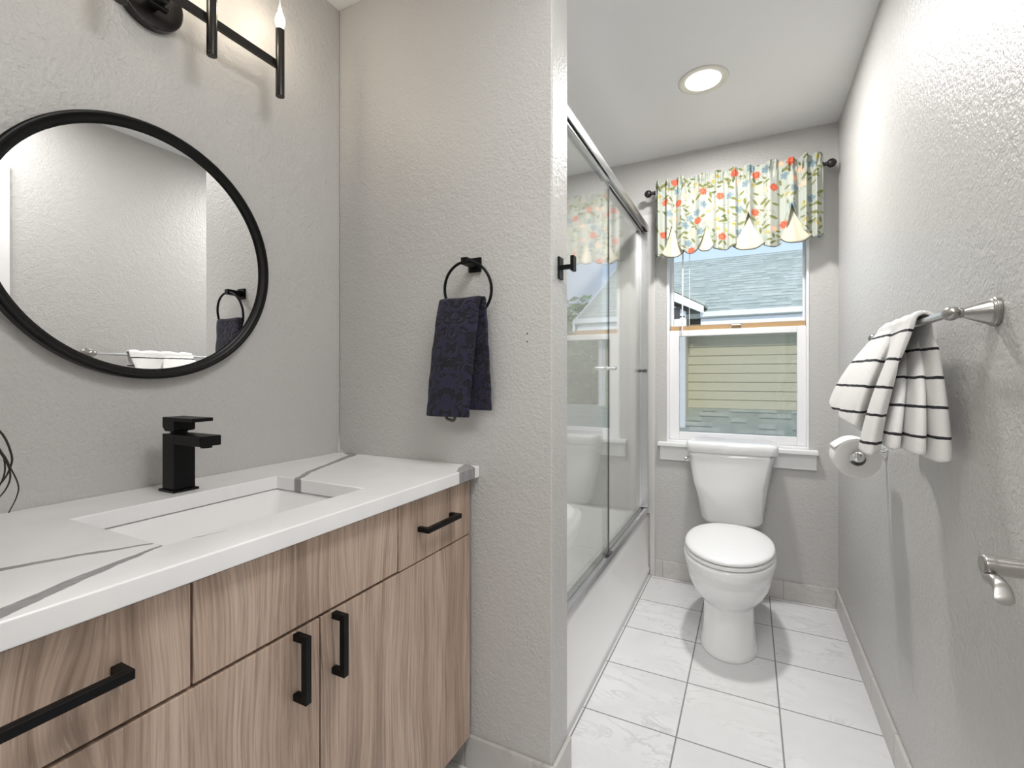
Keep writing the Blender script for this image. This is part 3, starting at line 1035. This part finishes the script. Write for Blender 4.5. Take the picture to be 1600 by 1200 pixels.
bm = BM()
loft(bm, [tank_ring(z, hw, yf, 2.828, bow, r) for z, hw, yf, bow, r in ((.397, .112, 2.70, .008, .03), (.404, .133, 2.675, .014, .04), (.425, .145, 2.662, .016, .045), (.60, .178, 2.645, .016, .04), (.745, .202, 2.634, .014, .035), (.772, .205, 2.632, .014, .035))])
obj('tank', bm, M['porcelain'], to, smooth=True)
bm = BM()
loft(bm, [tank_ring(z, hw, yf, 2.836, bow, r) for z, hw, yf, bow, r in ((.772, .207, 2.628, .014, .035), (.776, .213, 2.622, .015, .035), (.812, .213, 2.622, .015, .035), (.822, .210, 2.626, .015, .035), (.827, .198, 2.638, .014, .03))])
obj('tank_lid', bm, M['porcelain'], to, smooth=True)
bm = BM()
lathe(bm, (TCX - .200, 2.672, .733), (-1, 0, 0), [(0, .012), (.005, .012), (.007, .008), (.013, .008)])
lathe(bm, (TCX - .216, 2.674, .733), (0, -1, 0), [(-.008, .009), (.002, .011), (.052, .011), (.056, .010), (.058, .006)])
obj('flush_lever', bm, M['chrome'], to)

# ================================================================== WINDOW DRESSING
CRY, CRZ = YF - .082, 2.208
cr = thing('curtain_rod', 'black curtain rod with ball finials above the window', 'curtain rod', (-.08, YF, CRZ))
obj('rod', cyl(BM(), (-.478, CRY, CRZ), (.316, CRY, CRZ), .008), M['rodblack'], cr)
for s, x in ((-1, -.478), (1, .316)):
    pr = [(0, .009), (.004, .013), (.008, .013), (.010, .008), (.014, .008), (.017, .012), (.020, .008)]
    pr += [(.020 + .021 - .021 * math.cos(a), max(.006, .021 * math.sin(a))) for a in [math.pi * k / 12 for k in range(2, 13)]]
    obj('finial', lathe(BM(), (x, CRY, CRZ), (s, 0, 0), pr), M['rodblack'], cr, smooth=True)
    obj('bracket', box(box(BM(), x - s * .03 - .004, x - s * .03 + .004, CRY, YF - .003, CRZ - .006, CRZ + .004), x - s * .03 - .010, x - s * .03 + .010, YF - .004, YF, CRZ - .022, CRZ + .022), M['rodblack'], cr)

VX0, VX1 = -.476, .322
VW = VX1 - VX0
PETALS = [(-.388, -.437, -.325, 2.000, 1.832), (-.207, -.252, -.176, 1.988, 1.848), (-.007, -.076, .064, 2.018, 1.830), (.186, .142, .270, 2.030, 1.840)]


def bottom_z(x):
    """hem of the printed cloth: lobes between the petals, slits up to each apex"""
    lobes = [(-.476, -.437, 1.832), (-.325, -.252, 1.838), (-.176, -.076, 1.836), (.064, .142, 1.820), (.270, .322, 1.845)]
    for a, b, z in lobes:
        if a <= x <= b:
            c = 2 * (x - a) / (b - a) - 1
            return z + .020 * abs(c) ** 2.2
    for ap, a, b, za, zb in PETALS:
        if a < x < b:
            t = (x - a) / (ap - a) if x < ap else (b - x) / (b - ap)
            return (zb + .022) + (za - zb - .022) * max(0.0, t) ** 1.7
    return 1.86


def fold(x, v):
    s = (x - VX0) / VW
    ph = 2 * math.pi * (11.5 * s + .55 * math.sin(5.2 * s + .6) + .25 * math.sin(13 * s))
    return math.sin(ph) * (.017 + .006 * math.sin(9 * s + 1)) + .0045 * math.sin(2.3 * ph + 1)


def val_y(x, z):
    """cloth goes round the rod in its pocket and falls in soft folds"""
    d = (CRZ - z)
    y = CRY - .018
    if d < -.012: y += .004 + .25 * (d + .012)
    near = math.exp(-(d / .022) ** 2)
    y += fold(x, z) * (1.0 - .62 * near) - .006 * min(1, max(0, d) / .1)
    cr_ = math.exp(-((d + .012) / .040) ** 2)
    y += cr_ * (.0085 * math.sin(x * 260 + 2 * math.sin(x * 31)) + .003 * math.sin(x * 430 + d * 60))
    y = min(y, CRY - .0095)
    return y


PAL = dict(base=(.41, .435, .385), red=(.50, .075, .035), redl=(.66, .20, .11), peach=(.66, .40, .27), blue=(.235, .31, .33), blued=(.16, .22, .25), olive=(.20, .205, .065), olived=(.12, .14, .045), gold=(.46, .39, .13), navy=(.045, .06, .10))


def paint_print(U, V):
    """floral print as the cloth's own colour; U,V in metres on the flat cloth"""
    rg = random.Random(11)
    C = np.empty(U.shape + (3,)); C[:] = PAL['base']
    mott = .03 * np.sin(U * 31 + 2) * np.sin(V * 27)
    C *= (1 + mott)[..., None]
    def blend(mask, col): C[mask] = col
    def stem(p, q, bend, w, col):
        P = np.array(p); Q = np.array(q); d = Q - P; nrm = np.array((-d[1], d[0]))
        for k in range(40):
            t = k / 39; c = P + d * t + nrm * bend * 4 * t * (1 - t)
            blend((U - c[0]) ** 2 + (V - c[1]) ** 2 < w * w, col)
    def leaf(c, a, L, w, col):
        du, dv = U - c[0], V - c[1]
        s = du * math.cos(a) + dv * math.sin(a); n = -du * math.sin(a) + dv * math.cos(a)
        q = s / L
        blend((np.abs(q) < 1) & (np.abs(n) < w * (1 - q * q)), col)
        blend((np.abs(q) < .85) & (np.abs(n) < .0007), PAL['olived'])
    def disc(c, r, col, col2, petals):
        du, dv = U - c[0], V - c[1]
        rad = np.hypot(du, dv); an = np.arctan2(dv, du)
        edge = r * (1 + .14 * np.cos(petals * an))
        blend(rad < edge, col)
        blend((rad < edge * .82) & (np.cos(petals * an) > .5) & (rad > r * .3), col2)
        blend(rad < r * .26, col2)
    # vines
    for k in range(60):
        p = (rg.uniform(0, VW), rg.uniform(0, .44)); a = rg.uniform(0, 6.28); L = rg.uniform(.06, .13)
        q = (p[0] + L * math.cos(a), p[1] + L * math.sin(a))
        stem(p, q, rg.uniform(-.35, .35), .0011, PAL['olive'])
    spots = []
    def free(c, r):
        if all((c[0] - s[0]) ** 2 + (c[1] - s[1]) ** 2 > (r + s[2]) ** 2 for s in spots):
            spots.append((c[0], c[1], r)); return True
        return False
    reds = [(.055, .125), (.045, .305), (.125, .145), (.105, .02), (.225, .255), (.250, .10), (.335, .14), (.345, .355), (.405, .03), (.50, .25), (.505, .055), (.585, .14), (.63, .33), (.66, .02), (.19, .41)]
    for c in reds:
        free(c, .020); disc(c, .0185, PAL['red'], PAL['redl'], 8)
    for kind, n, r in (('blue', 24, .018), ('peach', 14, .014), ('gold', 24, .011)):
        made = 0; tries = 0
        while made < n and tries < 900:
            tries += 1
            c = (rg.uniform(.01, VW - .01), rg.uniform(.01, .43))
            if free(c, r + .002):
                made += 1
                if kind == 'blue': disc(c, r, PAL['blue'], PAL['blued'], 5)
                elif kind == 'peach': disc(c, r, PAL['peach'], (.80, .58, .44), 6)
                else: leaf(c, rg.uniform(0, 3.14), r * 1.25, r * .75, PAL['gold'])
    made = 0; tries = 0
    while made < 170 and tries < 9000:
        tries += 1
        c = (rg.uniform(0, VW), rg.uniform(0, .44)); L = rg.uniform(.012, .023)
        if free(c, L * .50):
            made += 1
            leaf(c, rg.choice((.5, .8, 2.4, 2.7, 1.3, 0.1)) + rg.uniform(-.3, .3), L, L * .36, PAL['olive'] if rg.random() < .7 else PAL['olived'])
    made = 0
    while made < 12:
        made += 1
        c = (rg.uniform(0, VW), rg.uniform(0, .43))
        if free(c, .008):
            for a in (0, 1.05, 2.1): leaf(c, a, .008, .0016, PAL['navy'])
    return C


def valance_cloth():
    NX, NZ = 300, 150
    ztop = 2.262
    bm = BM()
    lay = bm.verts.layers.float_color.new('print')
    xs = np.linspace(VX0, VX1, NX)
    vs = []
    UU = np.zeros((NZ, NX)); VV = np.zeros((NZ, NX)); pts = np.zeros((NZ, NX, 3))
    for j, x in enumerate(xs):
        zb = bottom_z(x)
        zt = ztop - .006 * (1 + math.sin(x * 97)) * .5 - .004 * math.sin(x * 41)
        for i in range(NZ):
            t = i / (NZ - 1); z = zt + (zb - zt) * t
            pts[i, j] = (x, val_y(x, z), z)
            UU[i, j] = x - VX0; VV[i, j] = ztop - z
    C = paint_print(UU, VV)
    for i in range(NZ):
        row = []
        for j in range(NX):
            v = bm.verts.new(pts[i, j]); v[lay] = (*C[i, j], 1.0); row.append(v)
        vs.append(row)
    for i in range(NZ - 1):
        for j in range(NX - 1):
            bm.faces.new((vs[i][j], vs[i][j + 1], vs[i + 1][j + 1], vs[i + 1][j]))
    return bm


va = thing('window_valance', 'gathered floral valance with red flowers and cream petal lining on the black rod', 'valance', (-.08, CRY, CRZ))
obj('printed_cloth', valance_cloth(), M['print'], va, smooth=True)
# back of the rod pocket
P = [[(VX0 + VW * j / 79, CRY + .016 + .005 * math.sin(j * .9), 2.262 - .26 * i / 10) for j in range(80)] for i in range(11)]
bm = BM(); grid(bm, P)
obj('cloth_back', bm, M['lining'], va, smooth=True)
for ap, a, b, za, zb in PETALS:
    P = []
    n, m = 20, 24
    hem = []
    for i in range(n + 1):
        t = i / n
        row = []
        for j in range(m + 1):
            s = j / m
            wide = t ** 1.6
            x = ap + (a - .004 - ap + (b - a + .008) * s) * wide
            zbot = zb - .010 + .030 * abs(2 * s - 1) ** 2.4
            z = za + .012 + (zbot - za - .012) * t
            y = CRY - .012 - .010 * t - .012 * t * math.sin(math.pi * s) + .004 * math.sin(s * 11) * t
            row.append((x, y, z))
        P.append(row)
    bm = BM(); grid(bm, P)
    pe = obj('petal_lining', bm, M['lining'], va, smooth=True, solid=.0015)
    obj('petal_piping', tube(BM(), P[-1], .0026, 8), M['edge'], pe, smooth=True)
# dark piping along the printed lobes
for a, b in ((-.476, -.437), (-.325, -.252), (-.176, -.076), (.064, .142), (.270, .322)):
    xs = [a + (b - a) * k / 20 for k in range(21)]
    obj('hem_piping', tube(BM(), [(x, val_y(x, bottom_z(x)), bottom_z(x)) for x in xs], .0024, 8), M['edge'], va, smooth=True)

bl = thing('window_blind', 'raised white mini blind with clear tilt wand hanging in the window', 'blind', (-.08, YF - .03, 2.04))
obj('headrail', B(-.425, .262, YF - .034, YF - .008, 2.012, 2.040), M['vinyl'], bl, bevel=.002)
bm = BM()
for k in range(18): box(bm, -.42, .258, YF - .033, YF - .009, 1.945 + k * .0036, 1.9470 + k * .0036)
obj('slat_stack', bm, M['vinyl'], bl)
obj('tilt_wand', tube(BM(), [(-.336, YF - .036, 2.015), (-.338, YF - .038, 1.7), (-.341, YF - .036, 1.405)], .0042, 6), M['clear'], bl)
obj('lift_cord', tube(BM(), [(-.302, YF - .030, 2.015), (-.303, YF - .030, 1.45)], .0016, 6), M['vinyl'], bl)

# ================================================================== RIGHT WALL
TBX, TBZ, TBA, TBB = .331, 1.277, 1.148, 1.765
tw = thing('towel_bar', 'brushed nickel towel bar on the right wall', 'towel bar', (XR, 1.45, TBZ))
for y in (TBA, TBB):
    bm = BM()
    lathe(bm, (XR - .0005, y, TBZ), (-1, 0, 0), [(0, .0265), (.006, .0265), (.007, .0245), (.010, .0245), (.011, .0225), (.015, .0215), (.035, .0135), (.046, .0085), (.048, .0095), (.052, .0095), (.053, .0075)])
    p = obj('post', bm, M['nickel'], tw, bevel=.0006)
    s = -1 if y == TBA else 1
    pr = [(.0145 * -math.cos(a) * 1.25, max(.003, .0135 * math.sin(a))) for a in [math.pi * k / 12 for k in range(13)]]
    obj('knob', lathe(BM(), (TBX + .002, y, TBZ), (0, s, 0), pr), M['nickel'], p, smooth=True)
obj('bar', cyl(BM(), (TBX, TBA + .01, TBZ), (TBX, TBB - .01, TBZ), .0078), M['brushed'], tw)


def drape(bottom, sgn, n=150, rows=46):
    """one side of the towel: top gathered over the bar, bottom following the plan points (x, y, z)"""
    bot = catmull(bottom, n)
    P, U = [], []
    r = .0165
    y_a, y_b = 1.292, 1.60
    for i in range(rows):
        row, ur = [], []
        for j in range(n):
            s = j / (n - 1)
            bx, by, bz = bot[j]
            yt = y_a + (y_b - y_a) * s + .010 * math.sin(s * 19)
            if i < 8:
                a = math.pi / 2 * i / 7
                p = (TBX + sgn * r * math.sin(a), yt, TBZ + r * math.cos(a) + .003 + .003 * math.sin(s * 23) * math.cos(a))
                d = r * a
            else:
                t = (i - 7) / (rows - 8)
                ex = 1 - (1 - t) ** 1.7
                z0 = TBZ
                x0 = TBX + sgn * r
                p = (x0 + (bx - x0) * (.35 * t + .65 * ex), yt + (by - yt) * (1 - (1 - t) ** 2.1), z0 + (bz - z0) * t)
                d = r * math.pi / 2 + (z0 - bz) * t * 1.03
            row.append(p); ur.append((s * .4, d * sgn + .30))
        P.append(row); U.append(ur)
    bm = BM(); grid(bm, P, U)
    return bm


st = thing('bath_towel', 'white towel with thin black stripes draped in folds over the nickel towel bar', 'towel', (.30, 1.45, TBZ))
obj('front_drape', drape([(.262, 1.335, .990), (.238, 1.300, .985), (.228, 1.335, .992), (.255, 1.42, .995), (.282, 1.48, 1.005), (.255, 1.46, 1.020), (.226, 1.41, 1.040), (.207, 1.45, 1.055), (.212, 1.50, 1.065), (.203, 1.545, 1.072), (.206, 1.62, 1.085)], -1), M['stripe'], st, smooth=True, solid=.009, sub=1)
obj('back_drape', drape([(.382, 1.335, .985), (.368, 1.275, .985), (.350, 1.278, .982), (.342, 1.34, .985), (.340, 1.41, .992), (.336, 1.34, .995), (.328, 1.285, .995), (.313, 1.288, .995), (.307, 1.35, .998), (.304, 1.42, 1.0), (.300, 1.36, 1.0), (.290, 1.312, 1.0), (.276, 1.325, 1.0), (.281, 1.43, 1.01), (.330, 1.50, 1.01), (.360, 1.56, 1.0), (.365, 1.62, 1.0)], 1, 200), M['stripe'], st, smooth=True, solid=.008, sub=1)

# toilet paper
TPX, TPZ, TPA, TPB = .297, .915, 1.780, 1.888
th = thing('toilet_paper_holder', 'chrome toilet paper holder on the right wall under the striped towel', 'paper holder', (XR, 1.91, .915))
bm = BM()
lathe(bm, (XR - .0005, 1.925, TPZ), (-1, 0, 0), [(0, .024), (.006, .024), (.010, .016), (.014, .009), (.090, .009), (.105, .010), (.108, .006)])
obj('post', bm, M['chrome'], th)
obj('arm', lathe(BM(), (TPX, 1.925, TPZ), (0, -1, 0), [(0, .008), (.13, .008), (.140, .012), (.150, .0165), (.158, .0165), (.164, .012), (.166, .004)]), M['chrome'], th, bevel=.0008)
tpr = thing('toilet_paper_roll', 'full white toilet paper roll on the chrome holder below the striped towel', 'toilet paper', (TPX, 1.834, TPZ))
bm = BM()
ri, ro = .021, .0610
prof = [(0, ri), (0, ro - .004), (.003, ro), (TPB - TPA - .003, ro), (TPB - TPA, ro - .004), (TPB - TPA, ri), (0, ri)]
N = 64
loft(bm, [[(TPX + r * math.cos(2 * math.pi * k / N), TPA + h, TPZ - .008 + r * math.sin(2 * math.pi * k / N)) for k in range(N)] for h, r in prof], False, False)
obj('paper_roll', bm, M['paper'], tpr, smooth=True, bevel=.001)
bm = BM()
P = [[(TPX - .0610 * math.cos(a) , TPA + .002 + (TPB - TPA - .004) * j / 6, TPZ - .008 + .0613 * math.sin(a)) for j in range(7)] for a in [R(95 - 6 * k) for k in range(8)]]
last = P[-1]
for k in range(1, 4):
    P.append([(x - .008 * k, y, z - .0052 * k - .0004 * k * k) for x, y, z in last])
grid(bm, P)
obj('loose_sheet', bm, M['paper'], tpr, smooth=True, solid=.0008)

# ceiling can light
cl = thing('recessed_light', 'round recessed ceiling light with cream trim ring above the toilet', 'ceiling light', (-.180, 2.192, H))
bm = BM()
N = 64
pr = [(H - .0005, .072), (H - .0005, .101), (H - .004, .100), (H - .0055, .094), (H - .003, .073), (H - .0005, .072)]
loft(bm, [[(-.18 + r * math.cos(2 * math.pi * k / N), 2.192 + r * math.sin(2 * math.pi * k / N), z) for k in range(N)] for z, r in pr], False, False)
obj('trim_ring', bm, mat('cream_trim', (.72, .70, .63), .4), cl, smooth=True)
obj('lens', lathe(BM(), (-.18, 2.192, H - .0005), (0, 0, -1), [(0, .072), (.003, .071), (.0045, .055), (.005, .01)], 48), M['lens'], cl, smooth=True)

# ================================================================== OUTSIDE
structure('ground', B(-14, 16, 3.4, 30, -3.1, -3.0), M['lawn'])
nh = thing('neighbor_house', 'sage sided neighbouring house with grey green shingle roof outside the window', 'house', (0, 8.5, -3.0))
NY, NX0, NX1 = 7.5, -4.5, 1.08


def lap_wall(bm, x0, x1, y, z0, z1, ex=.128):
    z = z0
    while z < z1 - .001:
        t = min(z + ex, z1)
        a = [bm.verts.new(p) for p in ((x0, y - .016, z), (x1, y - .016, z), (x1, y - .002, t), (x0, y - .002, t), (x0, y, z), (x1, y, z))]
        bm.faces.new((a[0], a[1], a[2], a[3])); bm.faces.new((a[4], a[5], a[1], a[0]))
        z = t


bm = BM()
lap_wall(bm, NX0, NX1, NY, -3.0, 1.95)
box(bm, NX0, NX1, NY, NY + 5.0, -3.0, 1.95)
prism(bm, [(7.5, 1.95), (12.5, 1.95), (10.0, 3.28)], NX1 - .05, NX1, 'x')
obj('siding', bm, M['siding'], nh)
for x0, x1 in ((NX1 - .09, NX1 + .02),):
    obj('corner_board', B(x0, x1, NY - .03, NY + .10, -3.0, 1.95), M['fascia'], nh)
obj('gutter', prism(BM(), [(7.20, 1.985), (7.10, 2.01), (7.09, 2.075), (7.12, 2.075), (7.20, 2.06)], -.62, 1.40, 'x'), M['fascia'], nh)
obj('soffit', B(-.62, 1.36, 7.17, NY, 1.90, 1.985), M['fascia'], nh)
rt = .06
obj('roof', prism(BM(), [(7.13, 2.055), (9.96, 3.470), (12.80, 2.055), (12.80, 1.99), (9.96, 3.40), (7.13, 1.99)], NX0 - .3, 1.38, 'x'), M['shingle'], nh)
obj('rake_board', prism(BM(), [(7.13, 2.04), (9.96, 3.455), (12.80, 2.04), (12.80, 1.87), (9.96, 3.27), (7.13, 1.87)], 1.38, 1.42, 'x'), M['fascia'], nh)
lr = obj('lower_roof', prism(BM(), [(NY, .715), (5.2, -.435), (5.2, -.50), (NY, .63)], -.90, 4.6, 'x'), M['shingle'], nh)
# gabled bay on the left
GX, GP = -.82, -1.95
obj('bay_wall', B(-3.1, GX, 7.02, NY, -3.0, 2.05), M['siding'], nh)
obj('bay_corner_board', B(GX - .105, GX + .012, 6.99, 7.10, -3.0, 2.02), M['fascia'], nh)
gz = 2.10
sl = .56
obj('bay_gable', prism(BM(), [(-3.1, 2.0), (-.80, 2.0), (-.80, gz - .02), (GP, gz - .02 + sl * 1.15), (-3.1, gz - .02)], 6.99, 7.05), M['fascia'], nh)
obj('bay_rake_board', prism(BM(), [(-.56, gz - .07), (-.56, gz + .03), (GP, gz + .03 + sl * (GP + .56) * -1), (-3.35, gz + .03), (-3.35, gz - .07), (GP, gz - .16 + sl * (GP + .56) * -1)], 6.88, 6.94), M['fascia'], nh)
bm = BM()
prism(bm, [(-.54, gz + .03), (GP, gz + .03 + sl * 1.41), (-3.37, gz + .03), (-3.37, gz + .075), (GP, gz + .075 + sl * 1.41), (-.54, gz + .075)], 6.87, 9.2)
obj('bay_roof', bm, M['shingle'], nh)
obj('bay_vent', B(-1.25, -.875, 6.97, 6.99, 1.985, 2.14), M['vent'], nh)
obj('bay_trim', B(-3.1, -.79, 6.95, 6.99, 1.86, 1.975), M['fascia'], nh)


def tree(x, y, z0, trunk, rx, rz, n, seed, label):
    rg = random.Random(seed)
    t = thing('tree', label, 'tree', (x, y, z0))
    obj('trunk', lathe(BM(), (x, y, z0), (0, 0, 1), [(0, .14), (trunk, .09), (trunk + rz * .6, .04)]), M['bark'], t, smooth=True)
    bm = BM()
    cz = z0 + trunk + rz * .8
    blobs = []
    for k in range(16):
        a = rg.uniform(0, 6.28); u = rg.uniform(-1, 1); q = rg.uniform(.3, .8)
        s = math.sqrt(1 - u * u)
        blobs.append((x + rx * q * s * math.cos(a), y + rx * q * s * math.sin(a), cz + rz * q * u, rg.uniform(.35, .55)))
    for k in range(n):
        bx, by, bz, br = rg.choice(blobs)
        a = rg.uniform(0, 6.28); u = rg.uniform(-1, 1); q = rg.uniform(.6, 1.05); s = math.sqrt(1 - u * u)
        c = Vector((bx + rx * br * q * s * math.cos(a), by + rx * br * q * s * math.sin(a), bz + rz * br * q * u))
        d = Vector((rg.uniform(-1, 1), rg.uniform(-1, 1), rg.uniform(-.6, .6))).normalized()
        e = d.cross(Vector((rg.uniform(-1, 1), rg.uniform(-1, 1), rg.uniform(-1, 1)))).normalized()
        L = rg.uniform(.09, .17)
        vs = [bm.verts.new(c + p) for p in (-d * L, e * L * .5, d * L, -e * L * .5)]
        bm.faces.new(vs)
    obj('crown', bm, M['leaf'], t)


tree(3.0, 9.6, -3.0, 1.3, 1.35, 2.05, 9000, 3, 'bushy green tree to the right of the neighbouring house, reflected in the shower glass')
tree(3.6, 14.0, -3.0, 2.6, 1.7, 2.2, 6000, 5, 'taller pale green tree far behind, reflected at the left edge of the shower glass')
